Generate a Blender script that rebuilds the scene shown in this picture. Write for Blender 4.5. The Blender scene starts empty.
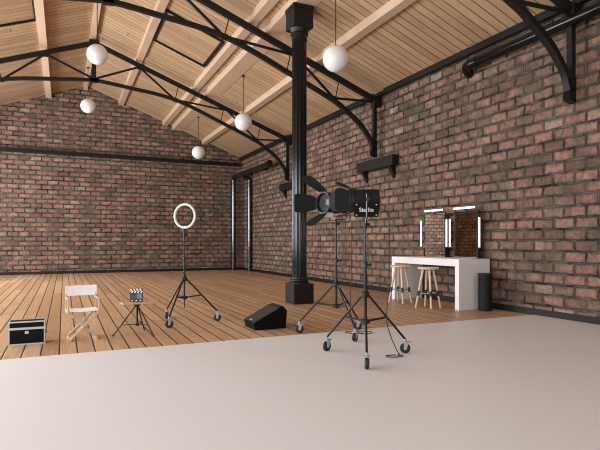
import bpy, bmesh, math, random
from mathutils import Vector, Matrix
random.seed(7)
SC = bpy.context.scene
COL = SC.collection
PI = math.pi
R = math.radians

# ------------------------------------------------------------------ materials
class NT:
    """small helper that writes a node tree"""
    def __init__(self, name):
        self.m = bpy.data.materials.new(name); self.m.use_nodes = True
        self.t = self.m.node_tree; self.b = self.t.nodes['Principled BSDF']
    def n(self, typ, **kw):
        nd = self.t.nodes.new(typ)
        for k, v in kw.items(): setattr(nd, k, v)
        return nd
    def put(self, sock, v):
        if isinstance(v, bpy.types.NodeSocket): self.t.links.new(v, sock)
        elif v is not None: sock.default_value = v
    def math(self, op, a, b=None, c=None, clamp=False):
        nd = self.n('ShaderNodeMath', operation=op, use_clamp=clamp)
        for i, v in enumerate((a, b, c)): self.put(nd.inputs[i], v)
        return nd.outputs[0]
    def coord(self):
        nd = self.n('ShaderNodeTexCoord'); s = self.n('ShaderNodeSeparateXYZ')
        self.t.links.new(nd.outputs['Object'], s.inputs[0]); return s.outputs
    def vec(self, x, y, z=0.0):
        nd = self.n('ShaderNodeCombineXYZ')
        for i, v in enumerate((x, y, z)): self.put(nd.inputs[i], v)
        return nd.outputs[0]
    def noise(self, vec, scale, detail=3.0, rough=0.55):
        nd = self.n('ShaderNodeTexNoise'); self.put(nd.inputs['Vector'], vec)
        nd.inputs['Scale'].default_value = scale; nd.inputs['Detail'].default_value = detail
        nd.inputs['Roughness'].default_value = rough
        return nd.outputs['Fac']
    def white(self, vec):
        nd = self.n('ShaderNodeTexWhiteNoise', noise_dimensions='3D'); self.put(nd.inputs['Vector'], vec)
        return nd.outputs['Value']
    def ramp(self, fac, stops):
        nd = self.n('ShaderNodeValToRGB'); self.put(nd.inputs[0], fac)
        e = nd.color_ramp.elements
        while len(e) < len(stops): e.new(0.5)
        for el, (p, c) in zip(e, stops):
            el.position = p; el.color = (c[0], c[1], c[2], 1) if not isinstance(c, float) else (c, c, c, 1)
        return nd.outputs[0]
    def mix(self, fac, a, b, mode='MIX'):
        nd = self.n('ShaderNodeMix', data_type='RGBA', blend_type=mode)
        self.put(nd.inputs[0], fac)
        for s, v in ((nd.inputs[6], a), (nd.inputs[7], b)):
            self.put(s, v if isinstance(v, bpy.types.NodeSocket) else (v[0], v[1], v[2], 1))
        return nd.outputs[2]
    def maprange(self, v, a, b, c=0.0, d=1.0, smooth=False):
        nd = self.n('ShaderNodeMapRange', interpolation_type='SMOOTHSTEP' if smooth else 'LINEAR')
        for i, x in enumerate((v, a, b, c, d)): self.put(nd.inputs[i], x)
        return nd.outputs[0]
    def bump(self, h, strength, dist):
        nd = self.n('ShaderNodeBump'); self.put(nd.inputs['Height'], h)
        nd.inputs['Strength'].default_value = strength; nd.inputs['Distance'].default_value = dist
        self.t.links.new(nd.outputs[0], self.b.inputs['Normal'])
    def set(self, **kw):
        for k, v in kw.items():
            s = self.b.inputs[k.replace('_', ' ')]
            if isinstance(v, tuple) and len(v) == 3: v = (*v, 1)
            self.put(s, v)
        return self.m

def plain(name, col, rough=0.5, metal=0.0, var=0.0, scale=20.0, bump=0.0, spec=None, coat=None):
    k = NT(name)
    c = k.coord(); v = k.vec(c[0], c[1], c[2])
    n = k.noise(v, scale, 3)
    lo = tuple(max(0, x * (1 - var)) for x in col); hi = tuple(min(1, x * (1 + var)) for x in col)
    k.set(Base_Color=k.mix(n, lo, hi), Roughness=rough, Metallic=metal)
    if spec is not None: k.set(Specular_IOR_Level=spec)
    if coat is not None: k.set(Coat_Weight=coat)
    if bump: k.bump(n, bump, 0.004)
    return k.m

BW, BH = 0.405, 0.19
def brick(name, axis):
    k = NT(name); c = k.coord(); p = k.vec(c[0], c[1], c[2])
    w1 = k.math('MULTIPLY', k.math('SUBTRACT', k.noise(p, 5, 3), 0.5), 0.07)
    p2 = k.vec(k.math('ADD', c[0], 7.3), k.math('ADD', c[1], 3.1), k.math('ADD', c[2], 9.7))
    w2 = k.math('MULTIPLY', k.math('SUBTRACT', k.noise(p2, 6, 3), 0.5), 0.05)
    u = k.math('ADD', c[axis], w1); v = k.math('ADD', c[2], w2)
    rv = k.math('DIVIDE', v, BH); r = k.math('FLOOR', rv)
    uu = k.math('ADD', k.math('DIVIDE', u, BW), k.math('MULTIPLY', k.math('FLOORED_MODULO', r, 2.0), 0.5))
    cc = k.math('FLOOR', uu)
    fx = k.math('MULTIPLY', k.math('FRACT', uu), BW); fy = k.math('MULTIPLY', k.math('FRACT', rv), BH)
    ex = k.math('MINIMUM', fx, k.math('SUBTRACT', BW, fx)); ey = k.math('MINIMUM', fy, k.math('SUBTRACT', BH, fy))
    e = k.math('ADD', k.math('MINIMUM', ex, ey), k.math('MULTIPLY', k.math('SUBTRACT', k.noise(p, 22, 4), 0.5), 0.03))
    mask = k.maprange(e, 0.009, 0.025, smooth=True)
    rnd = k.white(k.vec(r, cc, 3.3)); rnd2 = k.white(k.vec(cc, r, 8.1))
    col = k.ramp(rnd, [(0.0, (.155, .087, .066)), (0.2, (.235, .127, .095)), (0.65, (.310, .166, .124)), (0.93, (.345, .198, .150)), (1.0, (.38, .265, .205))])
    fine = k.noise(p, 14, 6, 0.7)
    col = k.mix(1.0, col, k.ramp(fine, [(0.28, 0.36), (0.52, 1.0), (0.76, 1.42)]), 'MULTIPLY')
    edge_dark = k.math('ADD', e, k.math('MULTIPLY', k.math('SUBTRACT', k.noise(p2, 9, 5, 0.7), 0.5), 0.16))
    col = k.mix(k.maprange(edge_dark, 0.0, 0.065, 0.62, 0.0), col, (.060, .045, .034))          # darker brown blended in along the joints
    blot = k.noise(p, 1.7, 5, 0.62)
    col = k.mix(k.ramp(blot, [(0.34, 0.85), (0.55, 0.0)]), col, (.085, .062, .046))          # sooty patches
    grn = k.noise(p2, 2.6, 6, 0.7)
    col = k.mix(k.ramp(grn, [(0.50, 0.0), (0.72, 0.55)]), col, (.185, .160, .118))           # lichen grey smears
    mort = k.mix(k.ramp(k.noise(p2, 3.2, 5, 0.7), [(0.38, 0.0), (0.62, 1.0)]), (.012, .010, .008), (.130, .124, .092))  # near-black end paints gap shadow into the mortar colour; pale end is mortar
    h = k.math('ADD', k.math('MULTIPLY', mask, 1.0), k.math('MULTIPLY', fine, 0.6))
    k.set(Base_Color=k.mix(mask, mort, col), Roughness=0.85, Specular_IOR_Level=0.25)
    k.bump(h, 0.9, 0.04)
    return k.m

def planks(name, axis, along, w, phase, cols, gap, gapcol, length=4.2, rough=0.5, var=0.5, gs=1.0, spec=0.5, bumpd=0.01):
    k = NT(name); c = k.coord()
    uu = k.math('ADD', k.math('DIVIDE', c[axis], w), phase); i = k.math('FLOOR', uu)
    f = k.math('MULTIPLY', k.math('FRACT', uu), w)
    e = k.math('MINIMUM', f, k.math('SUBTRACT', w, f))
    off = k.math('MULTIPLY', k.white(k.vec(i, 4.0, 1.7)), length)
    vv = k.math('DIVIDE', k.math('ADD', c[along], off), length); j = k.math('FLOOR', vv)
    g = k.math('MULTIPLY', k.math('FRACT', vv), length)
    e2 = k.math('MINIMUM', g, k.math('SUBTRACT', length, g))
    e = k.math('MINIMUM', e, e2)
    rnd = k.white(k.vec(i, j, 2.2))
    shift = k.math('MULTIPLY', rnd, 37.0)
    grain = k.noise(k.vec(k.math('MULTIPLY', c[axis], 26.0 * gs), k.math('ADD', k.math('MULTIPLY', c[along], 1.3 * gs), shift), shift), 1.0, 5, 0.65)
    col = k.ramp(k.math('ADD', k.math('MULTIPLY', rnd, var), k.math('MULTIPLY', grain, 1 - var)), cols)
    streak = k.noise(k.vec(k.math('MULTIPLY', c[axis], 90.0 * gs), k.math('MULTIPLY', c[along], 2.5 * gs), shift), 1.0, 3)
    col = k.mix(1.0, col, k.ramp(streak, [(0.3, 0.74), (0.7, 1.16)]), 'MULTIPLY')
    m = k.maprange(e, gap * 0.6, gap * 1.25, smooth=True)
    k.set(Base_Color=k.mix(m, gapcol, col), Roughness=rough, Specular_IOR_Level=spec)
    k.bump(k.math('ADD', m, k.math('MULTIPLY', streak, 0.12)), 0.6, bumpd)
    return k.m

def grainwood(name, along, c0, c1, rough=0.55, s=1.0):
    k = NT(name); c = k.coord()
    sc = [18.0 * s] * 3; sc[along] = 1.6 * s
    v = k.vec(*[k.math('MULTIPLY', c[q], sc[q]) for q in range(3)])
    n = k.noise(v, 1.0, 5, 0.6)
    k.set(Base_Color=k.mix(n, c0, c1), Roughness=rough)
    k.bump(n, 0.15, 0.004)
    return k.m

M = {}
M['brick_x'] = brick('brick_back', 0)
M['brick_y'] = brick('brick_side', 1)
M['floor'] = planks('floor_boards', 0, 1, 0.195, 0.25, [(0.15, (.42, .24, .118)), (0.5, (.57, .35, .19)), (0.85, (.68, .45, .27))], 0.0090, (.022, .013, .008), 4.4, 0.42, 0.45, spec=0.45)
M['ceil'] = planks('ceiling_boards', 1, 0, 0.205, 0.1, [(0.15, (.34, .210, .115)), (0.5, (.475, .315, .18)), (0.85, (.57, .39, .235))], 0.010, (.05, .026, .012), 30.0, 0.6, 0.35, bumpd=0.008)
M['hatch'] = planks('hatch_boards', 1, 0, 0.205, 0.1, [(0.15, (.33, .20, .11)), (0.5, (.46, .30, .17)), (0.85, (.55, .375, .225))], 0.005, (.06, .03, .015), 30.0, 0.6, 0.35)
M['beam_y'] = grainwood('pale_timber', 1, (.54, .38, .255), (.66, .49, .345))
M['beam_x'] = grainwood('pale_timber_rafter', 0, (.40, .27, .155), (.54, .375, .225))
M['white'] = plain('studio_white', (.79, .78, .775), 0.45, var=0.015, scale=0.8)
M['iron'] = plain('black_iron', (.010, .009, .0085), 0.42, var=0.25, scale=14, spec=0.3)
M['iron_gloss'] = plain('black_gloss', (.005, .0055, .0065), 0.17, var=0.1, scale=6, spec=0.28)
M['pipe'] = plain('pipe_enamel', (.006, .006, .007), 0.16, var=0.1, scale=6, spec=0.9, coat=0.2)
M['steel'] = plain('blackened_steel', (.011, .0095, .0085), 0.5, var=0.3, scale=10, spec=0.25)
M['skirt'] = plain('dark_skirting', (.012, .010, .009), 0.5, var=0.25, scale=8, spec=0.25)
M['globe'] = plain('opal_glass', (.80, .80, .80), 0.22, var=0.01)
M['cord'] = plain('black_cord', (.02, .018, .017), 0.6, var=0.1)
M['blk'] = plain('black_plastic', (.012, .012, .013), 0.5, var=0.2, scale=60)
M['dgrey'] = plain('charcoal_metal', (.014, .014, .015), 0.45, var=0.15, scale=30, spec=0.3)
M['lamp_body'] = plain('charcoal_enamel', (.010, .010, .011), 0.65, var=0.12, scale=30, spec=0.2)
M['chrome'] = plain('brushed_alloy', (.55, .55, .55), 0.35, metal=0.85, var=0.1, scale=40)
M['grey'] = plain('grey_plastic', (.36, .36, .355), 0.5, var=0.08, scale=40)
M['tube'] = plain('stand_tube', (.010, .010, .011), 0.35, var=0.15, scale=20, spec=0.35)
M['rubber'] = plain('wheel_rubber', (.012, .012, .012), 0.6, var=0.2)
M['plate'] = plain('matt_black_plate', (.004, .004, .004), 0.6, var=0.1, spec=0.12)
M['silver'] = plain('aluminium_trim', (.56, .55, .54), 0.42, metal=0.35, var=0.1, scale=30)
M['casebk'] = plain('case_laminate', (.005, .005, .005), 0.55, var=0.2, scale=50, spec=0.12)
M['canvas'] = plain('white_canvas', (.88, .875, .865), 0.85, var=0.05, scale=120, bump=0.2)
M['birch'] = grainwood('pale_birch', 2, (.52, .36, .24), (.66, .48, .34), 0.5, 2)
M['oak'] = grainwood('light_oak', 0, (.50, .31, .20), (.64, .42, .29), 0.5, 2)
M['stoolwood'] = grainwood('stool_beech', 2, (.60, .43, .31), (.74, .56, .43), 0.5, 2)
M['desk'] = plain('white_lacquer', (.82, .79, .77), 0.4, var=0.015, scale=3)
M['bin'] = plain('anthracite_bin', (.010, .012, .013), 0.6, var=0.15, scale=20, spec=0.2)
M['grille'] = plain('speaker_grille', (.045, .047, .052), 0.5, metal=0.4, var=0.25, scale=160, bump=0.3)
M['cab'] = plain('speaker_cabinet', (.004, .004, .0045), 0.7, var=0.3, scale=150, spec=0.1)
M['slate'] = plain('slate_black', (.012, .014, .016), 0.4, var=0.2)
M['slateblue'] = plain('slate_blue', (.035, .055, .075), 0.4, var=0.15)
M['bluegrey'] = plain('slate_pale', (.15, .21, .27), 0.4, var=0.1)
M['whitep'] = plain('white_paint', (.82, .80, .78), 0.5, var=0.02)
k = NT('mirror_silver'); c = k.coord(); k.set(Base_Color=k.mix(k.noise(k.vec(c[0], c[1], c[2]), 2), (.86, .86, .86), (.90, .90, .90)), Metallic=1.0, Roughness=0.0); M['mirror'] = k.m
k = NT('lamp_tube'); k.set(Base_Color=(.9, .9, .9), Emission_Color=(1, .95, .90), Emission_Strength=1.1, Roughness=0.4); M['lit'] = k.m
k = NT('ring_diffuser'); k.set(Base_Color=(.60, .56, .54), Emission_Color=(1, .90, .85), Emission_Strength=0.02, Roughness=0.4); M['ring'] = k.m
k = NT('lens_glass'); k.set(Base_Color=(.045, .05, .055), Roughness=0.2, Specular_IOR_Level=0.3); M['lens'] = k.m
k = NT('window_glass'); k.set(Base_Color=(.95, .97, .98), Roughness=0.02, Transmission_Weight=1.0, IOR=1.05); M['glass'] = k.m

# ------------------------------------------------------------------ mesh helpers
class MB:
    def __init__(self): self.b = bmesh.new()
    def box(self, x0, x1, y0, y1, z0, z1, bev=0.0, mat=None):
        vs = bmesh.ops.create_cube(self.b, size=1.0)['verts']
        for v in vs: v.co = Vector((x0 + (v.co.x + .5) * (x1 - x0), y0 + (v.co.y + .5) * (y1 - y0), z0 + (v.co.z + .5) * (z1 - z0)))
        if bev:
            es = list({e for v in vs for e in v.link_edges})
            r = bmesh.ops.bevel(self.b, geom=es, offset=bev, segments=2, affect='EDGES', profile=0.5)
            vs = list({v for v in r['verts']} | {v for v in vs if v.is_valid})
        if mat is not None:
            for v in vs: v.co = mat @ v.co
        return self
    def bar(self, p, q, w, h, up=(0, 0, 1)):
        """rectangular bar from p to q, w across, h along up"""
        p, q = Vector(p), Vector(q); d = (q - p).normalized(); s = d.cross(Vector(up)).normalized(); u = s.cross(d)
        pts = []
        for e in (p, q):
            for a, b in ((-1, -1), (1, -1), (1, 1), (-1, 1)): pts.append(self.b.verts.new(e + s * a * w / 2 + u * b * h / 2))
        f = self.b.faces.new
        f(pts[3::-1]); f(pts[4:]);
        for i in range(4): f((pts[i], pts[(i + 1) % 4], pts[4 + (i + 1) % 4], pts[4 + i]))
        return self
    def tube(self, pts, r, n=12, r1=None, cap=True):
        pts = [Vector(p) for p in pts]; rings = []
        t0 = (pts[1] - pts[0]).normalized()
        s = t0.cross(Vector((0, 0, 1)))
        if s.length < 1e-3: s = t0.cross(Vector((1, 0, 0)))
        s.normalize()
        for i, p in enumerate(pts):
            t = ((pts[min(i + 1, len(pts) - 1)] - p).normalized() + (p - pts[max(i - 1, 0)]).normalized()).normalized()
            s = (s - t * s.dot(t)).normalized(); u = t.cross(s)
            rr = r if r1 is None else r + (r1 - r) * i / (len(pts) - 1)
            rings.append([self.b.verts.new(p + (s * math.cos(2 * PI * k / n) + u * math.sin(2 * PI * k / n)) * rr) for k in range(n)])
        for a, b in zip(rings, rings[1:]):
            for k in range(n): self.b.faces.new((a[k], a[(k + 1) % n], b[(k + 1) % n], b[k]))
        if cap: self.b.faces.new(rings[0][::-1]); self.b.faces.new(rings[-1])
        return self
    def lathe(self, prof, n=32, mat=None, flute=0.0, nf=0):
        """prof: list of (r, z); axis z"""
        rings = []
        for r, z in prof:
            rg = []
            for k in range(n):
                a = 2 * PI * k / n
                rr = r * (1 - flute * (0.5 + 0.5 * math.cos(nf * a))) if nf else r
                v = Vector((rr * math.cos(a), rr * math.sin(a), z))
                rg.append(self.b.verts.new(mat @ v if mat is not None else v))
            rings.append(rg)
        for a, b in zip(rings, rings[1:]):
            for k in range(n): self.b.faces.new((a[k], a[(k + 1) % n], b[(k + 1) % n], b[k]))
        if prof[0][0] > 1e-5: self.b.faces.new(rings[0][::-1])
        if prof[-1][0] > 1e-5: self.b.faces.new(rings[-1])
        return self
    def prism(self, poly, lo, hi, mapf):
        """poly of 2-D points extruded from lo to hi; mapf(a, b, h) -> 3-D"""
        A = [self.b.verts.new(mapf(a, b, lo)) for a, b in poly]; B = [self.b.verts.new(mapf(a, b, hi)) for a, b in poly]
        n = len(poly)
        self.b.faces.new(A[::-1]); self.b.faces.new(B)
        for i in range(n): self.b.faces.new((A[i], A[(i + 1) % n], B[(i + 1) % n], B[i]))
        return self
    def sphere(self, c, r, u=32, v=20):
        vs = bmesh.ops.create_uvsphere(self.b, u_segments=u, v_segments=v, radius=r)['verts']
        for q in vs: q.co += Vector(c)
        return self
    def torus(self, R0, r, n=64, m=14, mat=None, sx=1.0):
        rings = []
        for i in range(n):
            a = 2 * PI * i / n; rg = []
            for j in range(m):
                b = 2 * PI * j / m
                v = Vector(((R0 + r * math.cos(b)) * math.cos(a), r * sx * math.sin(b), (R0 + r * math.cos(b)) * math.sin(a)))
                rg.append(self.b.verts.new(mat @ v if mat is not None else v))
            rings.append(rg)
        for i in range(n):
            a, b = rings[i], rings[(i + 1) % n]
            for j in range(m): self.b.faces.new((a[j], a[(j + 1) % m], b[(j + 1) % m], b[j]))
        return self
    def build(self, name, mat, parent=None, smooth=False):
        bmesh.ops.remove_doubles(self.b, verts=self.b.verts, dist=1e-6)
        bmesh.ops.recalc_face_normals(self.b, faces=self.b.faces)
        me = bpy.data.meshes.new(name); self.b.to_mesh(me); self.b.free()
        me.materials.append(mat)
        if smooth:
            try: me.set_sharp_from_angle(angle=R(38))
            except Exception: pass
            me.polygons.foreach_set('use_smooth', [True] * len(me.polygons))
            try: me.set_sharp_from_angle(angle=R(38))
            except Exception: pass
        o = bpy.data.objects.new(name, me); COL.objects.link(o)
        if parent is not None: o.parent = parent
        return o

def tag(o, label, cat, group=None, kind=None):
    o['label'] = label; o['category'] = cat
    if group: o['group'] = group
    if kind: o['kind'] = kind
    return o
def thing(name, label, cat, loc=(0, 0, 0), rz=0.0, group=None, kind=None):
    o = bpy.data.objects.new(name, None); COL.objects.link(o)
    o.location = loc; o.rotation_euler = (0, 0, rz); o.empty_display_size = 0.2
    return tag(o, label, cat, group, kind)
def struct(name, mb, mat, label, cat): return tag(mb.build(name, mat), label, cat, kind='structure')

# ------------------------------------------------------------------ the hall
XL, XR, YF, YB = -5.92, 7.62, -5.6, 22.95
XC, ZA, SL = 0.85, 7.81, 0.3785                     # ridge line, apex height, roof slope
def roof(x): return ZA - SL * abs(x - XC)

struct('floor', MB().box(XL - .3, XR + .3, YF - .3, YB + .3, -0.2, 0.0), M['floor'], 'brown timber plank floor running back to the gable wall', 'floor')
SLAB = 0.008
struct('floor_backdrop', MB().box(XL + .05, XR - 0.045, YF + .05, 6.44, 0.0005, SLAB), M['white'], 'smooth white studio floor in the foreground', 'floor')

w = MB().box(XR, XR + .3, YF - .3, YB + .3, 0, 5.6)
struct('wall_right', w, M['brick_y'], 'long weathered red brick wall behind the white desk', 'wall')
gab = [(XL - .3, 0), (XR + .3, 0), (XR + .3, roof(XR + .3)), (XC, ZA), (XL - .3, roof(XL - .3))]
struct('wall_back', MB().prism(gab, YB, YB + .3, lambda a, b, h: (a, h, b)), M['brick_x'], 'far brick gable wall crossed by a black beam', 'wall')

# left wall: brick piers between tall windows; front wall behind the camera has two more
WIN = [(2.0, 5.2), (6.9, 10.1), (12.6, 15.8), (17.1, 20.3)]
WZ0, WZ1 = 1.0, 4.55
w = MB(); y = YF - .3
for a, b in [(-3.9, -0.7)] + WIN:
    w.box(XL - .3, XL, y, a, 0, 5.6); w.box(XL - .3, XL, a, b, 0, WZ0); w.box(XL - .3, XL, a, b, WZ1, 5.6); y = b
w.box(XL - .3, XL, y, YB + .3, 0, 5.6)
struct('wall_left', w, M['brick_y'], 'brick wall with tall windows on the left side of the hall', 'wall')
w = MB()
FW = [(-4.4, -0.4), (2.0, 6.0)]
w.prism([(XL - .3, WZ1), (XR + .3, WZ1), (XR + .3, roof(XR + .3)), (XC, ZA), (XL - .3, roof(XL - .3))], YF - .3, YF, lambda a, b, h: (a, h, b))
w.box(XL - .3, XR + .3, YF - .3, YF, 0, WZ0)
x = XL - .3
for a, b in FW: w.box(x, a, YF - .3, YF, WZ0, WZ1); x = b
w.box(x, XR + .3, YF - .3, YF, WZ0, WZ1)
struct('wall_front', w, M['brick_x'], 'brick end wall with two windows behind the viewpoint', 'wall')

def window(n, p0, p1, label):
    """p0-p1: bottom corners, frame with glazing bars and one pane each"""
    p0, p1 = Vector(p0), Vector(p1); d = (p1 - p0).normalized(); L = (p1 - p0).length
    f = MB()
    def pt(s, z): return p0 + d * s + Vector((0, 0, z - p0.z))
    nv, nh = 4, 4
    nrm = d.cross(Vector((0, 0, 1)))
    for i in range(nv + 1): s = .04 + (L - .08) * i / nv; f.bar(pt(s, WZ0), pt(s, WZ1), .07, .06, nrm)
    for j in range(nh + 1): z = WZ0 + .04 + (WZ1 - WZ0 - .08) * j / nh; f.bar(pt(0, z), pt(L, z), .06, .07)
    o = f.build('window_%d' % n, M['iron']); tag(o, label, 'window', kind='structure')
    MB().bar(pt(.03, (WZ0 + WZ1) / 2), pt(L - .03, (WZ0 + WZ1) / 2), .012, WZ1 - WZ0 - .06).build('window_glass', M['glass'], o)
    return o
n = 1
for a, b in [(-3.9, -0.7)] + WIN:
    window(n, (XL - .15, a, WZ0), (XL - .15, b, WZ0), 'tall black framed window in the left wall, %s' % ('behind the viewpoint', 'nearest the white floor edge', 'level with the iron column', 'second from the far gable wall', 'nearest the far gable wall')[n - 1]); n += 1
for a, b in FW:
    window(n, (a, YF - .15, WZ0), (b, YF - .15, WZ0), 'wide black framed window %s in the end wall' % ('nearer the desk wall' if a > 0 else 'nearer the window wall')); n += 1

# roof: two boarded slopes
for nm, x0, x1, lb in (('ceiling_right', XC, XR + .35, 'boarded timber roof slope down to the right brick wall'), ('ceiling_left', XC, XL - .35, 'boarded timber roof slope on the left of the ridge')):
    m = MB(); m.prism([(x0, roof(x0)), (x1, roof(x1)), (x1, roof(x1) + .15), (x0, roof(x0) + .15)], YF - .35, YB + .35, lambda a, b, h: (a, h, b))
    struct(nm, m, M['ceil'], lb, 'ceiling')

def purlin(x, wd, dp, name, lab, y0=YF, y1=YB):
    zb = roof(x) - dp
    a, b = x - wd / 2, x + wd / 2
    m = MB()
    if abs(x - XC) < wd: poly = [(a, zb), (b, zb), (b, roof(b)), (XC, ZA), (a, roof(a))]
    else: poly = [(a, zb + .0), (b, zb + .0), (b, roof(b)), (a, roof(a))]
    m.prism(poly, y0, y1, lambda p, q, h: (p, h, q))
    struct(name, m, M['beam_y'], lab, 'beam')
purlin(0.82, .165, .17, 'ridge_beam', 'pale timber ridge beam at the top of the roof')
purlin(2.21, .20, .15, 'purlin', 'pale timber purlin next to the ridge on the right slope')
purlin(4.05, .21, .15, 'purlin', 'pale timber purlin just above the deep beam on the iron column')
purlin(5.82, .21, .15, 'purlin', 'pale timber purlin nearest the right brick wall')
purlin(-0.56, .21, .15, 'purlin', 'pale timber purlin next to the ridge on the left slope')
purlin(-2.75, .21, .15, 'purlin', 'pale timber purlin halfway down the left slope')
purlin(-4.1, .21, .15, 'purlin', 'pale timber purlin lowest on the left slope')
DB = 6.285
struct('deep_beam', MB().prism([(4.37, DB), (4.83, DB), (4.83, roof(4.81) + .04), (4.37, roof(4.37) + .02)], YF, YB, lambda a, b, h: (a, h, b)), M['beam_y'], 'wide pale timber beam carried by the black iron column', 'beam')

TY = (5.6, 11.33, 17.06)
for ty, w_ in zip(TY, ('nearest', 'middle', 'farthest')):
    for s, nm in ((1, 'right'), (-1, 'left')):
        xe = XR if s > 0 else XL
        m = MB(); m.prism([(XC, ZA - .05), (xe, roof(xe) - .05), (xe, roof(xe)), (XC, ZA)], ty - .30, ty + .12, lambda a, b, h: (a, h, b))
        struct('rafter', m, M['beam_x'], 'flat timber rafter on the %s slope above the %s steel truss' % (nm, w_), 'rafter')

# skirting and eaves
struct('baseboard_right', MB().box(XR - .035, XR, YF, YB, 0, .115), M['skirt'], 'black skirting board along the right brick wall', 'skirting')
struct('baseboard_back', MB().box(XL, XR - .035, YB - .035, YB, 0, .115), M['skirt'], 'black skirting board along the far gable wall', 'skirting')
struct('trim_1', MB().box(XR - .11, XR, YF, YB, 5.15, 5.285), M['steel'], 'black eaves beam at the top of the right brick wall', 'beam')
struct('trim_2', MB().box(XL, XL + .17, YF, YB, 5.135, 5.275), M['steel'], 'black eaves beam at the top of the left wall', 'beam')

# ------------------------------------------------------------------ steel trusses
def catmull(pts, n=8):
    P = [Vector(p) for p in pts]; P = [2 * P[0] - P[1]] + P + [2 * P[-1] - P[-2]]; out = []
    for i in range(1, len(P) - 2):
        for k in range(n):
            t = k / n; a, b, c, d = P[i - 1:i + 3]
            out.append(0.5 * ((2 * b) + (c - a) * t + (2 * a - 5 * b + 4 * c - d) * t * t + (3 * b - a - 3 * c + d) * t ** 3))
    out.append(P[-2]); return out
ARCH = [(.0, 6.35), (.85, 6.26), (2.48, 6.03), (4.10, 5.42), (5.33, 4.90), (5.70, 4.68), (6.06, 4.43), (6.30, 4.18), (6.47, 3.93), (6.56, 3.58)]
def chord(dx): return 7.50 - .372 * dx
def truss(ty, label):
    t = thing('roof_truss', label, 'roof truss', (XC, ty, 0), group=None)
    for s in (1, -1):
        m = MB(); m.bar((0, 0, chord(0)), (s * 6.72, 0, chord(6.72)), .12, .12); m.build('top_chord', M['steel'], t)
        pts = catmull([(s * a, 0, z) for a, z in ARCH])
        m = MB()
        # curved flat bar swept as one strip
        rings = []
        for i, p in enumerate(pts):
            d = (pts[min(i + 1, len(pts) - 1)] - pts[max(i - 1, 0)]).normalized(); u = Vector((0, 1, 0)).cross(d)
            rings.append([m.b.verts.new(p + Vector((0, a * .055, 0)) + u * b * .047) for a, b in ((-1, -1), (1, -1), (1, 1), (-1, 1))])
        for a, b in zip(rings, rings[1:]):
            for k in range(4): m.b.faces.new((a[k], a[(k + 1) % 4], b[(k + 1) % 4], b[k]))
        m.b.faces.new(rings[0][::-1]); m.b.faces.new(rings[-1])
        m.build('bottom_chord', M['steel'], t)
        for (a, z0), (b, z1), w_ in (((0, 6.38), (1.35, 6.95), .055), ((1.35, 6.95), (2.5, 6.02), .055), ((2.5, 6.03), (4.35, 5.86), .05), ((4.3, 5.85), (5.35, 4.96), .05), ((5.35, 4.95), (6.6, 5.0), .05)):
            MB().bar((s * a, 0, z0), (s * b, 0, z1), w_, w_).build('web_bar', M['steel'], t)
        MB().tube([(s * 2.50, 0, 6.04), (s * 2.62, 0, 6.53)], .014, 8).build('tie_rod', M['steel'], t)
        MB().tube([(s * 4.06, 0, 5.45), (s * 4.16, 0, 5.90)], .014, 8).build('tie_rod', M['steel'], t)
        MB().tube([(s * 5.40, 0, 4.92), (s * 5.52, 0, 5.46)], .014, 8).build('tie_rod', M['steel'], t)
        for a, z in ((1.35, 6.93), (2.5, 6.02), (5.36, 4.94)): MB().box(s * a - .065, s * a + .065, -.03, .03, z - .06, z + .06).build('gusset_plate', M['steel'], t)
        MB().box(s * 6.58 - .045, s * 6.58 + .045, -.05, .05, 3.56, 5.0).build('wall_post', M['steel'], t)
        MB().box(s * 6.62 - .1, s * 6.62 + .1, -.1, .1, 4.86, 5.12).build('post_head', M['steel'], t)
        m = MB().prism([(6.47, 3.58), (6.63, 3.54), (6.63, 3.95), (6.49, 3.92)], -.058, .058, lambda a, b, h: (s * a, h, b)); m.build('post_shoe', M['iron_gloss'], t)
    MB().box(-.06, .06, -.05, .05, 6.3, 7.5).build('king_post', M['steel'], t)
    MB().box(-.14, .14, -.075, .075, 7.38, 7.58).build('ridge_plate', M['steel'], t)
    MB().box(-.11, .11, -.055, .055, 6.27, 6.43).build('gusset_plate', M['steel'], t)
    return t
truss(TY[0], 'nearest black arched steel roof truss, its foot high on the bricks past the mirrors')
truss(TY[1], 'middle black arched steel roof truss, crossing behind the iron column head')
truss(TY[2], 'farthest black arched steel roof truss, nearest the gable wall')

def bracket(yc, label):
    t = thing('wall_bracket', label, 'bracket', (XR, yc, 3.225))
    MB().box(-.20, 0, -.85, .85, 0, .27, .008).build('ledge_beam', M['steel'], t)
    for dy in (-.66, .62):
        MB().prism([(-.17, 0), (0, 0), (0, -.3)], dy - .06, dy + .06, lambda a, b, h: (a, h, b)).build('corbel', M['iron'], t)
bracket(11.37, 'black steel ledge bracket on the brick wall right of the iron column')
bracket(17.0, 'black steel ledge bracket on the brick wall, half hidden behind the iron column')

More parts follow.
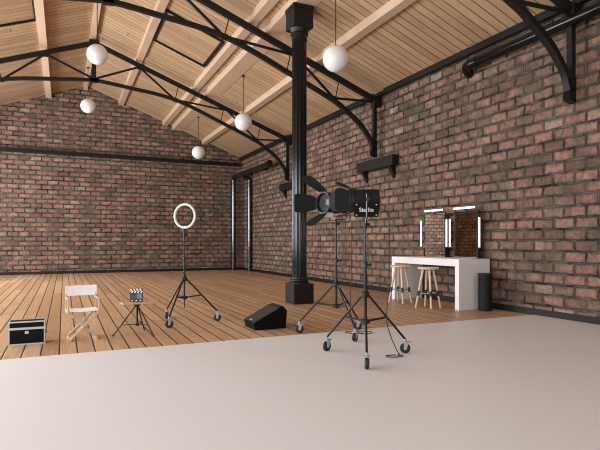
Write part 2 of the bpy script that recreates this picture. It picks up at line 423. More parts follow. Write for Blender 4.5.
# hatches framed in black in the roof
def hatch(x0, x1, y0, y1, label, s):
    t = thing('roof_hatch', label, 'roof hatch', (0, 0, 0))
    def P(x, dz): return Vector((x, 0, roof(x) - dz))
    def quad(xa, xb, ya, yb, d0, d1):
        return MB().prism([(xa, roof(xa) - d0), (xb, roof(xb) - d0), (xb, roof(xb) - d1), (xa, roof(xa) - d1)], ya, yb, lambda a, b, h: (a, h, b))
    quad(x0 + .06, x1 - .06, y0 + .06, y1 - .06, -.01, .012).build('hatch_panel', M['hatch'], t)
    m = MB()
    for a, b, c_, d in ((x0, x1, y0, y0 + .05), (x0, x1, y1 - .055, y1), (x0, x0 + (.13 if s > 0 else .07), y0 + .05, y1 - .055), (x1 - .07, x1, y0 + .05, y1 - .055)):
        m.prism([(a, roof(a) + .01), (b, roof(b) + .01), (b, roof(b) - .06), (a, roof(a) - .06)], c_, d, lambda p, q, h: (p, h, q))
    m.build('hatch_frame', M['steel'], t)
    for i in range(9):
        xx = x0 + (x1 - x0) * (i + .5) / 9
        MB().box(xx - .008, xx + .008, y1, y1 + .13, roof(xx) - .022, roof(xx) + .004).build('hinge_strap', M['steel'], t)
hatch(2.27, 3.88, 13.14, 15.25, 'black framed boarded roof hatch on the right slope', 1)
hatch(-2.10, -0.64, 13.2, 15.2, 'black framed boarded roof hatch on the left slope', -1)

# ------------------------------------------------------------------ back beam and pipes
tag(MB().box(XL, 7.40, 22.60, 22.78, 4.82, 4.86).box(XL, 7.40, 22.66, 22.72, 4.86, 4.93).box(XL, 7.40, 22.60, 22.78, 4.93, 4.965).box(XL, 7.4, 22.78, 22.95, 4.86, 4.93).build('steel_beam', M['steel']), 'long black steel beam crossing the far gable wall', 'beam')

def arc(c, r, a0, a1, ax, ay, n=8):
    return [Vector(c) + Vector(ax) * r * math.cos(a0 + (a1 - a0) * i / n) + Vector(ay) * r * math.sin(a0 + (a1 - a0) * i / n) for i in range(n + 1)]
t = thing('duct_pipe', 'black pipe rising in the corner and turning along the right wall to a round end', 'pipe', (7.10, 22.55, 0))
pts = [(0, 0, 0)] + [(0, 0, 4.1)] + arc((0, -.2, 4.1), .2, 0, PI / 2, (0, 1, 0), (0, 0, 1))[1:] + [(0, -4.5, 4.3)]
MB().tube(pts, .105, 20).build('pipe_run', M['pipe'], t, True)
MB().tube([(0, -4.42, 4.3), (0, -4.56, 4.3)], .125, 20).build('end_collar', M['iron'], t, True)
MB().tube([(0, 0, 0), (0, 0, .06)], .135, 20).build('floor_flange', M['iron'], t, True)
for q in (-3.0, -1.2): MB().box(-.04, .55, q, q + .08, 4.26, 4.34).build('pipe_hanger', M['iron'], t)
t = thing('duct_pipe', 'black upright pipe against the right wall beside the far corner', 'pipe', (7.49, 21.45, 0))
MB().tube([(0, 0, 0), (0, 0, 4.0)] + arc((-.15, 0, 4.0), .15, 0, PI / 2, (1, 0, 0), (0, 0, 1))[1:] + [(-.3, 0, 4.15)], .092, 20).build('pipe_run', M['pipe'], t, True)
MB().tube([(0, 0, 0), (0, 0, .06)], .115, 20).build('floor_flange', M['iron'], t, True)
t = thing('duct_pipe', 'black glossy pipe running high along the right wall above the mirrors', 'pipe', (7.40, 7.95, 4.87))
pts = [(.22, .1, -.10), (.16, .08, -.08)] + [(.08, .05, -.04), (.02, -.02, -.01), (0, -.12, 0)] + [(0, -12.9, 0)]
MB().tube(pts, .10, 20).build('pipe_run', M['iron_gloss'], t, True)
MB().tube([(0, -.16, 0), (0, -.34, 0)], .108, 20).build('pipe_collar', M['iron_gloss'], t, True)
for q in (-2.6, -6.6): MB().box(-.03, .22, q, q + .1, -.03, .03).build('pipe_hanger', M['iron'], t)

# ------------------------------------------------------------------ iron column
t = thing('iron_column', 'black cast iron column with square base and head', 'column', (4.555, 9.835, 0), kind='thing')
MB().box(-.23, .23, -.23, .23, 0, .425, .01).build('plinth', M['iron'], t)
MB().lathe([(.205, .425), (.205, .445), (.185, .46), (.20, .485), (.195, .505), (.172, .52), (.165, .55), (.155, .57)], 48).build('base_moulding', M['iron'], t, True)
MB().lathe([(.157, .55), (.157, 5.70)], 96, flute=.10, nf=12).build('shaft', M['iron_gloss'], t, True)
MB().lathe([(.150, 5.58), (.17, 5.60), (.155, 5.64), (.16, 5.68), (.195, 5.71), (.18, 5.74), (.20, 5.79), (.215, 5.82)], 48).build('capital_moulding', M['iron'], t, True)
MB().box(-.225, .225, -.225, .225, 5.82, 5.88, .008).box(-.218, .218, -.218, .218, 5.88, 6.20).box(-.235, .235, -.235, .235, 6.20, DB - .001, .008).build('capital_block', M['iron'], t)

# ------------------------------------------------------------------ globe pendants
def pendant(x, y, z, ztop, label):
    t = thing('pendant_lamp', label, 'pendant lamp', (x, y, z), group='white globe pendants')
    r = .258
    MB().sphere((0, 0, 0), r, 48, 28).build('globe', M['globe'], t, True)
    MB().tube([(0, 0, r - .01), (0, 0, ztop - z - .03)], .011, 8).build('cord', M['cord'], t)
    MB().lathe([(.03, r - .02), (.03, r + .012), (.015, r + .02)], 20).build('globe_cap', M['iron'], t, True)
    MB().lathe([(.05, ztop - z - .04), (.055, ztop - z)], 20).build('ceiling_rose', M['iron'], t)
pendant(4.865, 8.80, 4.92, roof(4.865), 'white globe pendant right of the iron column head, nearest of them')
pendant(4.865, 14.50, 4.89, roof(4.865), 'white globe pendant left of the iron column, in front of the farthest truss')
pendant(4.865, 20.10, 4.87, roof(4.865), 'white globe pendant hanging low just above the far steel beam')
pendant(0.78, 14.15, 6.16, ZA - .17, 'white globe pendant under the ridge, at the apex of the farthest truss')
pendant(0.79, 19.93, 6.23, ZA - .17, 'white globe pendant in front of the far gable bricks under the ridge')

# ------------------------------------------------------------------ castor tripod stand
def caster(leg, p, az, wheel_az):
    """fork and wheel as sub-parts of a leg; p is the floor point in local coordinates"""
    p = Vector(p); wr = .060
    f = Vector((math.cos(wheel_az), math.sin(wheel_az), 0)); s = Vector((-f.y, f.x, 0))
    m = MB()
    for k in (-1, 1):
        m.prism([(-.014, wr - .014), (.012, wr - .014), (.034, .122), (-.020, .122)], k * .024 - .003, k * .024 + .003, lambda a, b, h: p + f * a + s * h + Vector((0, 0, b)))
    m.prism([(-.034, .122), (.036, .122), (.036, .134), (-.034, .134)], -.030, .030, lambda a, b, h: p + f * a + s * h + Vector((0, 0, b)))
    m.prism([(.03, .122), (.075, .130), (.075, .138), (.03, .134)], -.018, .018, lambda a, b, h: p + f * a + s * h + Vector((0, 0, b)))
    m.tube([p + Vector((0, 0, .13)), p + Vector((0, 0, .17))], .017, 12)
    m.build('caster_fork', M['grey'], leg, False)
    X = Matrix((( s.x, f.x, 0, p.x), (s.y, f.y, 0, p.y), (0, 0, 1, p.z + wr), (0, 0, 0, 1)))  # local x = axle
    rot = X @ Matrix.Rotation(PI / 2, 4, 'Y')
    MB().lathe([(.018, -.019), (.050, -.019), (wr, -.011), (wr, .011), (.050, .019), (.018, .019)], 28, rot).build('caster_wheel', M['rubber'], leg, True)
    MB().lathe([(.0, -.0205), (.020, -.0205), (.020, .0205), (.0, .0205)], 20, rot).build('wheel_hub', M['grey'], leg, True)

def stand(t, azs, ztop, waz, rf=.53, rpole=.018):
    MB().tube([(0, 0, .37), (0, 0, 1.05)], rpole, 14).build('pole', M['tube'], t, True)
    MB().tube([(0, 0, 1.03), (0, 0, ztop)], rpole * .72, 14).build('upper_pole', M['tube'], t, True)
    MB().lathe([(.034, .67), (.043, .68), (.043, .725), (.028, .74), (.025, .775)], 20).build('hub', M['dgrey'], t, True)
    MB().lathe([(.038, .38), (.052, .385), (.052, .42), (.034, .43)], 20).build('spreader_collar', M['dgrey'], t, True)
    MB().lathe([(.0175, 1.0), (.026, 1.005), (.026, 1.06), (.018, 1.07)], 16).tube([(.02, 0, 1.035), (.06, 0, 1.035)], .009, 8).box(.055, .075, -.014, .014, 1.018, 1.052, .003).build('clamp_knob', M['blk'], t)
    for az, wa in zip(azs, waz):
        e = Vector((math.cos(az), math.sin(az), 0))
        foot = e * rf
        leg = MB().tube([e * .03 + Vector((0, 0, .705)), foot + Vector((0, 0, .165))], .0130, 12).build('leg', M['tube'], t, True)
        caster(leg, foot, az, wa)
        MB().bar(e * .03 + Vector((0, 0, .408)), e * .272 + Vector((0, 0, .434)), .020, .020).build('brace', M['tube'], t)

def cam_dir(lat, dep):
    """unit floor direction: lat to the viewer's right, dep away from the viewpoint"""
    s, c = .4213, .9069
    return Vector((dep * s + lat * c, dep * c - lat * s, 0)).normalized()

def barn_door(t, base, axis, out, wid, L, ang, w0, w1):
    """trapezoid leaf hinged at base, along axis tilted by ang towards out; w0 hinge width, w1 outer width along wid"""
    d = axis * math.cos(ang) + out * math.sin(ang); nrm = wid.cross(d).normalized()
    poly = [(-w0 / 2, 0), (w0 / 2, 0), (w1 / 2, L * .55), (w1 / 2 * .93, L * .94), (w1 / 2 * .82, L), (-w1 / 2 * .82, L), (-w1 / 2 * .93, L * .94), (-w1 / 2, L * .55)]
    door = MB().prism(poly, -.002, .002, lambda a, b, h: base + wid * a + d * b + nrm * h).build('barn_door', M['lamp_body'], t)
    MB().tube([base - wid * w0 * .42, base + wid * w0 * .42], .007, 8).build('hinge', M['dgrey'], door)
    return door

def axis_mat(o, ax):
    """matrix whose local z is ax"""
    z = Vector(ax).normalized(); x = Vector((0, 0, 1)).cross(z).normalized(); y = z.cross(x)
    return Matrix(((x.x, y.x, z.x, o.x), (x.y, y.y, z.y, o.y), (x.z, y.z, z.z, o.z), (0, 0, 0, 1)))

def fresnel(t, pivot, ax, fr, bk, rad, doors, yw):
    """lamp head: pivot point, aim ax, front fr and back bk distances along ax, radius"""
    ax = Vector(ax).normalized(); P = Vector(pivot); side = ax.cross(Vector((0, 0, 1))).normalized(); up = Vector((0, 0, 1))
    A = axis_mat(P, ax)
    r = rad
    # housing: vertical-sided body with rounded top, swept along the aim
    sec = [(r * .86 * math.cos(q), r * .86 * math.sin(q)) for q in [PI * k / 14 for k in range(15)]] + [(-r * .86, -r * .62), (-r * .70, -r * .86), (r * .70, -r * .86), (r * .86, -r * .62)]
    b = MB().prism(sec, -bk, fr - .06, lambda a, c_, h: P + side * a + up * c_ + ax * h).build('housing', M['lamp_body'], t, True)
    m = MB()
    for k in range(5):
        h = -bk + .05 + k * .028
        m.prism([(a * 1.02, c_ * 1.02) for a, c_ in sec], h, h + .008, lambda a, c_, hh: P + side * a + up * c_ + ax * hh)
    m.build('cooling_fin', M['lamp_body'], b)
    MB().lathe([(r * .80, fr - .06), (r * .94, fr - .055), (r * .96, fr - .02), (r * 1.0, fr - .018), (r * 1.0, fr), (r * .86, fr), (r * .84, fr - .03), (r * .80, fr - .06)], 40, A).build('front_ring', M['dgrey'], t, True)
    MB().lathe([(0.0, fr - .016), (r * .3, fr - .019), (r * .6, fr - .028), (r * .84, fr - .042), (r * .84, fr - .05), (0, fr - .05)], 40, A).build('lens', M['lens'], t, True)
    base = P + ax * (fr - .004)
    for nm, ang, L in doors:
        out, wid = {'top': (up, side), 'bottom': (-up, side), 'near': (None, up), 'far': (None, up)}[nm]
        if out is None: out = -side if nm == 'near' else side
        barn_door(t, base + out * r * .98, ax, out, wid, L, ang, r * 1.1, r * 1.75)
    # U yoke
    yz = P.z - r * 1.50
    pts = [P + side * yw + ax * 0, P + side * yw - up * (r * 1.3), P + side * (yw - .03) - up * (r * 1.48), P - side * (yw - .03) - up * (r * 1.48), P - side * yw - up * (r * 1.3), P - side * yw]
    m = MB()
    for a, b2 in zip(pts, pts[1:]): m.tube([a, b2], .0075, 8)
    m.build('yoke', M['tube'], t, True)
    for k in (-1, 1):
        MB().tube([P + side * k * (r * .84), P + side * k * (yw + .03)], .011, 10).tube([P + side * k * (yw + .012), P + side * k * (yw + .034)], .024, 12).build('tilt_knob', M['blk'], t, True)
    MB().tube([Vector((0, 0, yz - .10)), Vector((0, 0, yz + .01))], .020, 14).box(.015, .055, -.012, .012, yz - .065, yz - .035, .003).build('spigot', M['dgrey'], t)
    return yz

# light with the lettered plate, nearest
CX, CY = 3.062, 4.853
t = thing('studio_light', 'black fresnel studio light with a lettered plate, on castored tripod, nearest the viewpoint', 'studio light', (CX, CY, SLAB))
feet = [(2.821, 5.34), (2.782, 4.383), (3.584, 4.836)]
az = [math.atan2(y - CY, x - CX) for x, y in feet]
ax2 = cam_dir(-1, .02)
stand(t, az, 1.52, [R(18), R(66), R(-25)])
PV2 = Vector((0, 0, 1.757)) + ax2 * .0
fresnel(t, PV2, ax2, .185, .145, .145, [('top', R(22), .16), ('bottom', R(15), .15), ('near', R(8), .17), ('far', R(20), .15)], .175)
rgt, twd = cam_dir(1, 0), cam_dir(0, -1)
pc = PV2 + twd * .155 - Vector((0, 0, .116)) - rgt * .010
pl = MB().prism([(-.132, -.076), (.132, -.076), (.132, .076), (-.132, .076)], 0, .012, lambda a, b, h: pc + rgt * a + Vector((0, 0, b)) + twd * h).build('sign_plate', M['plate'], t)
m = MB()
for a in (-.108, .108):
    for b in (-.056, .056): m.prism([(a - .007, b - .004), (a + .007, b - .004), (a + .007, b + .004), (a - .007, b + .004)], .012, .015, lambda p, q, h: pc + rgt * p + Vector((0, 0, q)) + twd * h)
m.build('corner_screw', M['whitep'], pl)
fc = bpy.data.curves.new('lettering', 'FONT'); fc.body = 'Studio'; fc.size = .062; fc.align_x = 'CENTER'; fc.align_y = 'CENTER'; fc.extrude = .001; fc.offset = .0005
fo = bpy.data.objects.new('lettering', fc); COL.objects.link(fo)
bpy.context.view_layer.update()
me = bpy.data.meshes.new_from_object(fo.evaluated_get(bpy.context.evaluated_depsgraph_get()))
bpy.data.objects.remove(fo); bpy.data.curves.remove(fc)
lo = bpy.data.objects.new('lettering', me); COL.objects.link(lo); me.materials.clear(); me.materials.append(M['whitep'])
Q = pc + twd * .0135
me.transform(Matrix(((rgt.x, 0, twd.x, Q.x), (rgt.y, 0, twd.y, Q.y), (0, 1, 0, Q.z), (0, 0, 0, 1))))
lo.parent = pl; lo['label'] = 'white lettering'
of_ = -rgt * .012
MB().tube([PV2 + of_ + twd * .185 + Vector((0, 0, .06)), PV2 + of_ + twd * .185 - Vector((0, 0, .19)), PV2 + of_ + twd * .12 - Vector((0, 0, .225)), Vector((0, 0, 1.50))], .0045, 8).build('yoke_strut', M['grey'], t, True)
# its cable: out of the plate, down and a loop on the floor
def pw(x, y, z): return Vector((x - CX, y - CY, z - SLAB))
cb = [pc + rgt * .125 + Vector((0, 0, 0)), pc + rgt * .16 + Vector((0, 0, .012)), pc + rgt * .215 - Vector((0, 0, .02)), pc + rgt * .245 - Vector((0, 0, .09)), pc + rgt * .252 - Vector((0, 0, .30)), pc + rgt * .245 - Vector((0, 0, .80)),
      pc + rgt * .222 + Vector((0, 0, -1.18)), pw(3.33, 4.76, .26), pw(3.40, 4.75, .10), pw(3.455, 4.76, .016), pw(3.40, 4.80, .014), pw(3.31, 4.80, .014), pw(3.285, 4.745, .014), pw(3.36, 4.70, .014), pw(3.44, 4.70, .014), pw(3.485, 4.74, .014), pw(3.45, 4.775, .020)]
MB().tube(catmull(cb, 6), .0055, 8).build('power_cable', M['cord'], t, True)

# second light, behind, barn doors open to the left
CX1, CY1 = 3.447, 6.22
t = thing('studio_light', 'black fresnel studio light with open barn doors, on the tripod behind the lettered one', 'studio light', (CX1, CY1, 0))
feet = [(3.019, 6.573), (3.89, 6.421), (3.432, 5.666)]
az = [math.atan2(y - CY1, x - CX1) for x, y in feet]
t.location.z = 0.004
stand(t, az, 1.56, [R(-15), R(-25), R(28)])
ax1 = cam_dir(-.81, -.59)
PV1 = Vector((0, 0, 1.835)) + ax1 * -.03
fresnel(t, PV1, ax1, .27, .08, .155, [('top', R(30), .36), ('bottom', R(33), .31), ('near', R(88), .14), ('far', R(26), .31)], .19)
b_ = PV1 + ax1 * .20 - Vector((0, 0, .165))
s1 = ax1.cross(Vector((0, 0, 1)))
MB().prism([(-.07, -.035), (.07, -.035), (.07, .03), (-.07, .03)], -.05, .05, lambda a, b, h: b_ + ax1 * a + Vector((0, 0, b)) + s1 * h).build('filter_bracket', M['whitep'], t)
def pw(x, y, z): return Vector((x - CX1, y - CY1, z))
q = PV1 - ax1 * .10 - Vector((0, 0, .12))
cb = [q, q + rgt * .05 - Vector((0, 0, .0)), q + rgt * .10 - Vector((0, 0, .06)), q + rgt * .118 - Vector((0, 0, .3)), q + rgt * .112 - Vector((0, 0, .9)), q + rgt * .10 - Vector((0, 0, 1.35)),
      pw(3.70, 6.16, .16), pw(3.76, 6.10, .02), pw(3.90, 6.06, .014), pw(3.975, 6.14, .014), pw(3.90, 6.24, .014), pw(3.74, 6.32, .014), pw(3.63, 6.28, .014), pw(3.66, 6.17, .014), pw(3.80, 6.08, .020)]
MB().tube(catmull(cb, 6), .0055, 8).build('power_cable', M['cord'], t, True)

# ring light
CXR, CYR = 1.763, 8.228
t = thing('ring_light', 'white ring light on a black castored tripod stand', 'ring light', (CXR, CYR, 0))
feet = [(1.569, 8.728), (1.439, 7.799), (2.28, 8.158)]
az = [math.atan2(y - CYR, x - CXR) for x, y in feet]
stand(t, az, 1.47, [R(72), R(-8), R(-20)], rpole=.0145)
MB().tube([(0, 0, .24), (0, 0, .38)], .008, 8).build('centre_rod', M['tube'], t)
vw = Vector((-.2095, -.978, 0)); ang = R(-33)
nr = Vector((vw.x * math.cos(ang) - vw.y * math.sin(ang), vw.x * math.sin(ang) + vw.y * math.cos(ang), 0))
xr = Vector((0, 0, 1)).cross(nr).normalized()
RM = Matrix(((xr.x, nr.x, 0, nr.x * .01 + .014), (xr.y, nr.y, 0, nr.y * .01), (0, 0, 1, 1.72), (0, 0, 0, 1)))
MB().torus(.188, .021, 72, 14, RM).build('ring_tube', M['ring'], t, True)
def rp(a, b, h): return RM @ Vector((a, h, b))
MB().prism([(-.05, -.200), (.05, -.200), (.035, -.165), (-.035, -.165)], -.02, .024, rp).build('ring_clip', M['ring'], t)
MB().box(-.026, .026, -.03, .03, 1.44, 1.515, .006).box(-.014, .05, -.014, .014, 1.38, 1.45, .004).build('ring_mount', M['blk'], t)

# ------------------------------------------------------------------ wedge speaker
t = thing('stage_monitor', 'black wedge stage monitor speaker lying on the planks by the column', 'speaker', (2.525, 7.03, 0))
pf = [(.02, 0.002), (.505, 0.002), (.525, .27), (.462, .335), (.0, .105)]
MB().prism(pf, 0, .46, lambda a, b, h: (a, h, b)).build('cabinet', M['cab'], t)
d = Vector((.462, 0, .23)).normalized(); nn = Vector((-d.z, 0, d.x))
MB().prism([(.012, .012), (.45, .012), (.45, .448), (.012, .448)], 0, .010, lambda a, b, h: Vector((0, b, .105)) + d * a + nn * h).build('grille', M['grille'], t)
MB().prism([(.462, .03), (.508, .03), (.508, .43), (.462, .43)], .001, .009, lambda a, b, h: Vector((0, b, .105)) + d * a + nn * h).build('control_strip', M['dgrey'], t)
MB().prism([(.03, .19), (.055, .19), (.055, .27), (.03, .27)], .010, .013, lambda a, b, h: Vector((0, b, .105)) + d * a + nn * h).build('badge', M['silver'], t)

# ------------------------------------------------------------------ flight case
FL, FR = Vector((-.635, 7.297, 0)), Vector((-.218, 7.289, 0))
rz = math.atan2(FR.y - FL.y, FR.x - FL.x); W = (FR - FL).length; Dp, Hh = .21, .296
t = thing('flight_case', 'black flight case with aluminium edges on the plank floor', 'equipment case', FL, rz)
zs = .205
MB().box(.006, W - .006, .006, Dp - .006, .002, zs - .012).build('case_body', M['casebk'], t)
MB().box(.006, W - .006, .006, Dp - .006, zs + .012, Hh - .004).build('case_lid', M['casebk'], t)
m = MB(); e = .016
for x in (0, W - e):
    for y in (0, Dp - e): m.box(x, x + e, y, y + e, 0, Hh)
for z in (0, Hh - e):
    for y in (0, Dp - e): m.box(e, W - e, y, y + e, z, z + e)
    for x in (0, W - e): m.box(x, x + e, e, Dp - e, z, z + e)
m.build('edge_trim', M['silver'], t)
MB().box(-.001, W + .001, -.003, Dp + .001, zs - .014, zs + .014).build('seam_band', M['silver'], t)
MB().box(W / 2 - .022, W / 2 + .022, -.010, .006, .138, .172, .003).build('latch', M['silver'], t)
MB().box(W + .0, W + .010, .06, .15, .12, .16, .003).build('side_handle', M['blk'], t)

# ------------------------------------------------------------------ director's chair
t = thing('director_chair', 'folding wooden director chair with white canvas seat and back', 'chair', (.226, 7.47, 0), R(5))
hw, hd, fw = .188, .165, .163
for s in (-1, 1):
    MB().bar((s * fw, -hd, .016), (s * fw, hd, .016), .026, .026).build('floor_rail', M['birch'], t)
    MB().bar((s * hw, -hd, .382), (s * hw, hd, .382), .024, .034).build('seat_rail', M['birch'], t)
    for y in (-hd + .015, hd - .02):
        MB().bar((s * hw, y, .366), (s * hw, y, .54), .020, .022, (0, 1, 0)).build('arm_post', M['birch'], t)
    MB().box(s * hw - .015, s * hw + .015, -hd - .01, hd - .01, .538, .556, .005).build('armrest', M['birch'], t)
    MB().bar((s * hw, hd - .02, .556), (s * hw, hd - .005, .708), .020, .020, (0, 1, 0)).build('back_post', M['birch'], t)
for y in (-hd + .012, hd - .012):
    MB().bar((hw, y - .012, .378), (-fw, y - .012, .022), .026, .036, (0, 1, 0)).build('leg', M['birch'], t)
    MB().bar((-hw, y + .014, .378), (fw, y + .014, .022), .026, .036, (0, 1, 0)).build('leg', M['birch'], t)
    MB().tube([(0, y - .03, .195), (0, y + .03, .195)], .007, 10).build('pivot_bolt', M['chrome'], t)
m = MB(); n_ = 10; sw = hw - .012
prof = [(-sw + 2 * sw * i / n_, .400 - .010 * (1 - ((-1 + 2 * i / n_)) ** 2)) for i in range(n_ + 1)]
m.prism(prof + [(a, z - .016) for a, z in prof[::-1]], -hd + .004, -hd + .012, lambda p, q_, h: (p, h, q_))
m.prism(prof + [(a, z - .005) for a, z in prof[::-1]], -hd + .012, hd - .03, lambda p, q_, h: (p, h, q_))
m.build('seat', M['canvas'], t)
bw = hw + .012
prof = [(-bw + 2 * bw * i / n_, hd - .028 + .014 * (1 - (-1 + 2 * i / n_) ** 2)) for i in range(n_ + 1)]
MB().prism(prof + [(a, y + .006) for a, y in prof[::-1]], .566, .704, lambda p, q_, h: (p, q_, h)).build('backrest', M['canvas'], t)

# ------------------------------------------------------------------ little tripod table and clapperboard
t = thing('tripod_table', 'small rectangular wooden top on a black tripod, carrying the clapperboard', 'side table', (.935, 7.455, 0), R(4))
MB().box(-.207, .207, -.10, .18, .432, .452, .004).build('table_top', M['oak'], t)
MB().tube([(0, 0, .135), (0, 0, .425)], .013, 12).build('pole', M['tube'], t, True)
MB().lathe([(.04, .405), (.055, .431)], 20).build('mount_plate', M['dgrey'], t)
MB().lathe([(.02, .12), (.024, .125), (.024, .155), (.018, .16)], 16).build('spreader_collar', M['dgrey'], t, True)
for a in (R(183), R(300), R(61)):
    e = Vector((math.cos(a), math.sin(a), 0))
    MB().tube([e * .02 + Vector((0, 0, .405)), e * .325 + Vector((0, 0, .012))], .009, 10).build('leg', M['tube'], t, True)
    MB().bar(e * .02 + Vector((0, 0, .140)), e * .225 + Vector((0, 0, .150)), .010, .010).build('brace', M['tube'], t)
    MB().sphere(e * .328 + Vector((0, 0, .014)), .013, 12, 8).build('foot', M['rubber'], t, True)
t = thing('clapperboard', 'black film clapperboard with striped top standing on the small tripod table', 'clapperboard', (.930, 7.50, .4525), R(-14))
hwc = .086
MB().box(-hwc, hwc, -.006, .006, 0, .128, .002).build('slate', M['slate'], t)
MB().box(-hwc + .012, -.004, -.0075, -.005, .035, .105).build('writing_panel', M['slateblue'], t)
MB().box(.004, hwc - .01, -.0075, -.005, .045, .118).build('writing_panel', M['bluegrey'], t)
for x in (-.058, .0, .055): MB().box(x - .012, x + .012, -.0075, -.005, .012, .026).build('label_mark', M['whitep'], t)
def stick(name, z0, z1, sgn, tilt):
    mt = Matrix.Translation((-hwc, 0, z0)) @ Matrix.Rotation(-tilt, 4, 'Y')
    H_ = z1 - z0
    o = MB().box(0, 2 * hwc, -.009, .009, 0, H_, .0, mt).build(name, M['slate'], t)
    m = MB()
    for i in range(4):
        x = .012 + i * .042
        m.prism([(x, 0), (x + .022, 0), (x + .022 + sgn * .014, H_), (x + sgn * .014, H_)], -.0105, -.0085, lambda a, b, h: mt @ Vector((min(max(a, 0), 2 * hwc), h, b)))
    m.build('stripe', M['whitep'], o)
stick('lower_stick', .128, .155, 1, 0.0)
stick('clapper_stick', .157, .183, -1, R(2))
MB().tube([(-hwc + .010, -.013, .155), (-hwc + .010, .013, .155)], .008, 10).build('hinge', M['chrome'], t)

# ------------------------------------------------------------------ desk, stools, mirrors, bin
DX0, DX1, DY0, DY1, DZ = 6.775, 7.555, 7.45, 9.62, .972
t = thing('makeup_desk', 'long white waterfall desk against the right brick wall', 'desk', (7.165, 8.505, 0))
MB().box(DX0 - 7.165, DX1 - 7.165, DY0 - 8.505, DY1 - 8.505, DZ - .14, DZ, .004).build('desk_top', M['desk'], t)
MB().box(DX0 - 7.165, DX1 - 7.165, DY0 - 8.505, DY0 + .11 - 8.505, 0, DZ - .1405, .004).build('side_panel', M['desk'], t)
MB().box(DX0 - 7.165, DX1 - 7.165, DY1 - .11 - 8.505, DY1 - 8.505, 0, DZ - .1405, .004).build('side_panel', M['desk'], t)

def mirror(yc, label, rz):
    t = thing('vanity_mirror', label, 'mirror', (7.40, yc, DZ), rz, 'lit mirrors on the white desk')
    hwm, hm = .335, .965
    MB().box(.0, .03, -hwm, hwm, 0.0, hm, .003).build('mirror_back', M['blk'], t)
    MB().box(-.006, -.0005, -hwm + .018, hwm - .018, .012, hm - .016).build('mirror_glass', M['mirror'], t)
    for s in (-1, 1):
        tb = MB().tube([(-.036, s * .42, .225), (-.036, s * .42, .81)], .017, 16).build('lamp_tube', M['lit'], t, True)
        MB().box(-.028, -.012, s * .42 - .014, s * .42 + .014, .20, .835).box(-.02, .02, s * .42 - .01, s * .42 + .01, .30, .325).box(-.02, .02, s * .42 - .01, s * .42 + .01, .70, .725).bar((.012, s * .43, .3125), (.012, s * .30, .3125), .02, .02).bar((.012, s * .43, .7125), (.012, s * .30, .7125), .02, .02).build('tube_holder', M['blk'], tb)
    tb = MB().tube([(-.036, -.295, 1.02), (-.036, .295, 1.02)], .021, 16).build('lamp_tube', M['lit'], t, True)
    MB().box(-.025, -.008, -.31, .31, 1.006, 1.034).box(-.02, .02, -.02, .02, .94, 1.02).build('tube_holder', M['blk'], tb)
mirror(8.89, 'lit vanity mirror at the far end of the white desk', R(0))
mirror(7.95, 'lit vanity mirror at the near end of the white desk, above the bin', R(0))

def stool(x, y, rz, label):
    t = thing('bar_stool', label, 'stool', (x, y, 0), rz, 'wooden stools at the white desk')
    MB().lathe([(.0, .762), (.19, .762), (.204, .770), (.207, .79), (.200, .803), (.0, .805)], 36).build('seat', M['stoolwood'], t, True)
    for k in range(4):
        a = PI / 4 + k * PI / 2
        e = Vector((math.cos(a), math.sin(a), 0))
        top, ft = e * .10 + Vector((0, 0, .768)), e * .245 + Vector((0, 0, 0.004))
        lg = MB().tube([top, ft], .024, 12, r1=.019).build('leg', M['stoolwood'], t, True)
        a0, a1 = top.lerp(ft, .56), top.lerp(ft, .69)
        MB().tube([a0, a1], .027, 12).build('clamp', M['blk'], lg, True)
    for k in range(4):
        a = PI / 4 + k * PI / 2; b = a + PI / 2
        f_ = lambda q_: Vector((math.cos(q_), math.sin(q_), 0)) * .189 + Vector((0, 0, .29))
        MB().tube([f_(a), f_(b)], .008, 8).build('foot_rail', M['chrome'], t, True)
stool(6.52, 8.03, R(20), 'wooden bar stool nearer the open end of the white desk')
stool(6.50, 8.92, R(22), 'wooden bar stool at the far end of the white desk')

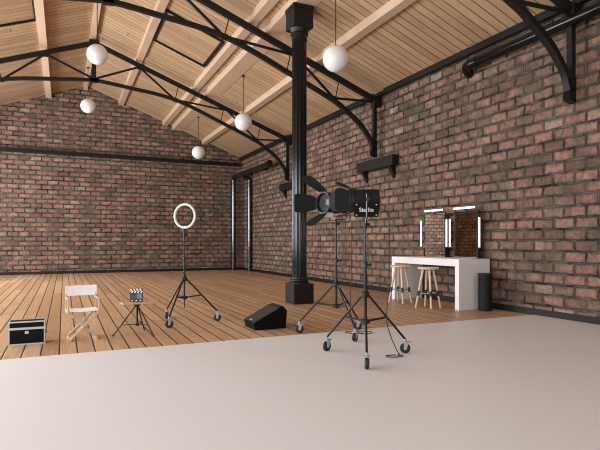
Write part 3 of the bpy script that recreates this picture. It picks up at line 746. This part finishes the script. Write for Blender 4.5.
t = thing('waste_bin', 'tall black bin on the floor beside the desk end panel', 'bin', (7.235, 7.25, 0))
MB().lathe([(.118, 0.0), (.124, .006), (.124, .70), (.116, .70), (.116, .05), (.0, .05)], 40).build('bin_body', M['bin'], t, True)
MB().lathe([(.125, .685), (.128, .69), (.128, .708), (.117, .71), (.115, .69)], 40).build('bin_rim', M['blk'], t, True)

# ------------------------------------------------------------------ light
def area(name, loc, tgt, sx, sy, pw_, col):
    l = bpy.data.lights.new(name, 'AREA'); l.shape = 'RECTANGLE'; l.size = sx; l.size_y = sy; l.energy = pw_; l.color = col
    o = bpy.data.objects.new(name, l); COL.objects.link(o); o.location = loc
    d = Vector(tgt) - Vector(loc); o.rotation_euler = d.to_track_quat('-Z', 'Y').to_euler()
    return o
SKY = (.95, .985, 1.05)
for a, b, p in [(-3.9, -0.7, 250), (2.0, 5.2, 320), (6.9, 10.1, 380), (12.6, 15.8, 450), (17.1, 20.3, 650)]:
    area('window_daylight', (XL + .03, (a + b) / 2, (WZ0 + WZ1) / 2), (XL + 5, (a + b) / 2, (WZ0 + WZ1) / 2), 3.2, WZ1 - WZ0, p, SKY)
for a, b in FW:
    area('window_daylight', ((a + b) / 2, YF + .03, (WZ0 + WZ1) / 2), ((a + b) / 2, YF + 5, (WZ0 + WZ1) / 2), 4.0, WZ1 - WZ0, 90, SKY)

wd = bpy.data.worlds.new('World'); SC.world = wd; wd.use_nodes = True
bg = wd.node_tree.nodes['Background']; bg.inputs[0].default_value = (.85, .93, 1.0, 1); bg.inputs[1].default_value = 1.0

# ------------------------------------------------------------------ camera
cd = bpy.data.cameras.new('Camera'); cam = bpy.data.objects.new('Camera', cd); COL.objects.link(cam)
cam.location = (0, 0, 1.3); cam.rotation_euler = (PI / 2, 0, -math.atan(236 / 508))
cd.sensor_width = 36; cd.lens = 508 / 600 * 36; cd.shift_y = 17 / 600; cd.clip_end = 200
SC.camera = cam
vs = SC.view_settings; vs.view_transform = 'Standard'; vs.look = 'None'; vs.exposure = 0.25; vs.gamma = 1.0; vs.use_curve_mapping = False
SC.cycles.use_denoising = True
SC.cycles.pixel_filter_type = 'BLACKMAN_HARRIS'; SC.cycles.filter_width = 1.05
try: SC.cycles.denoising_prefilter = 'ACCURATE'
except Exception: pass
SC.cycles.max_bounces = 10; SC.cycles.diffuse_bounces = 6
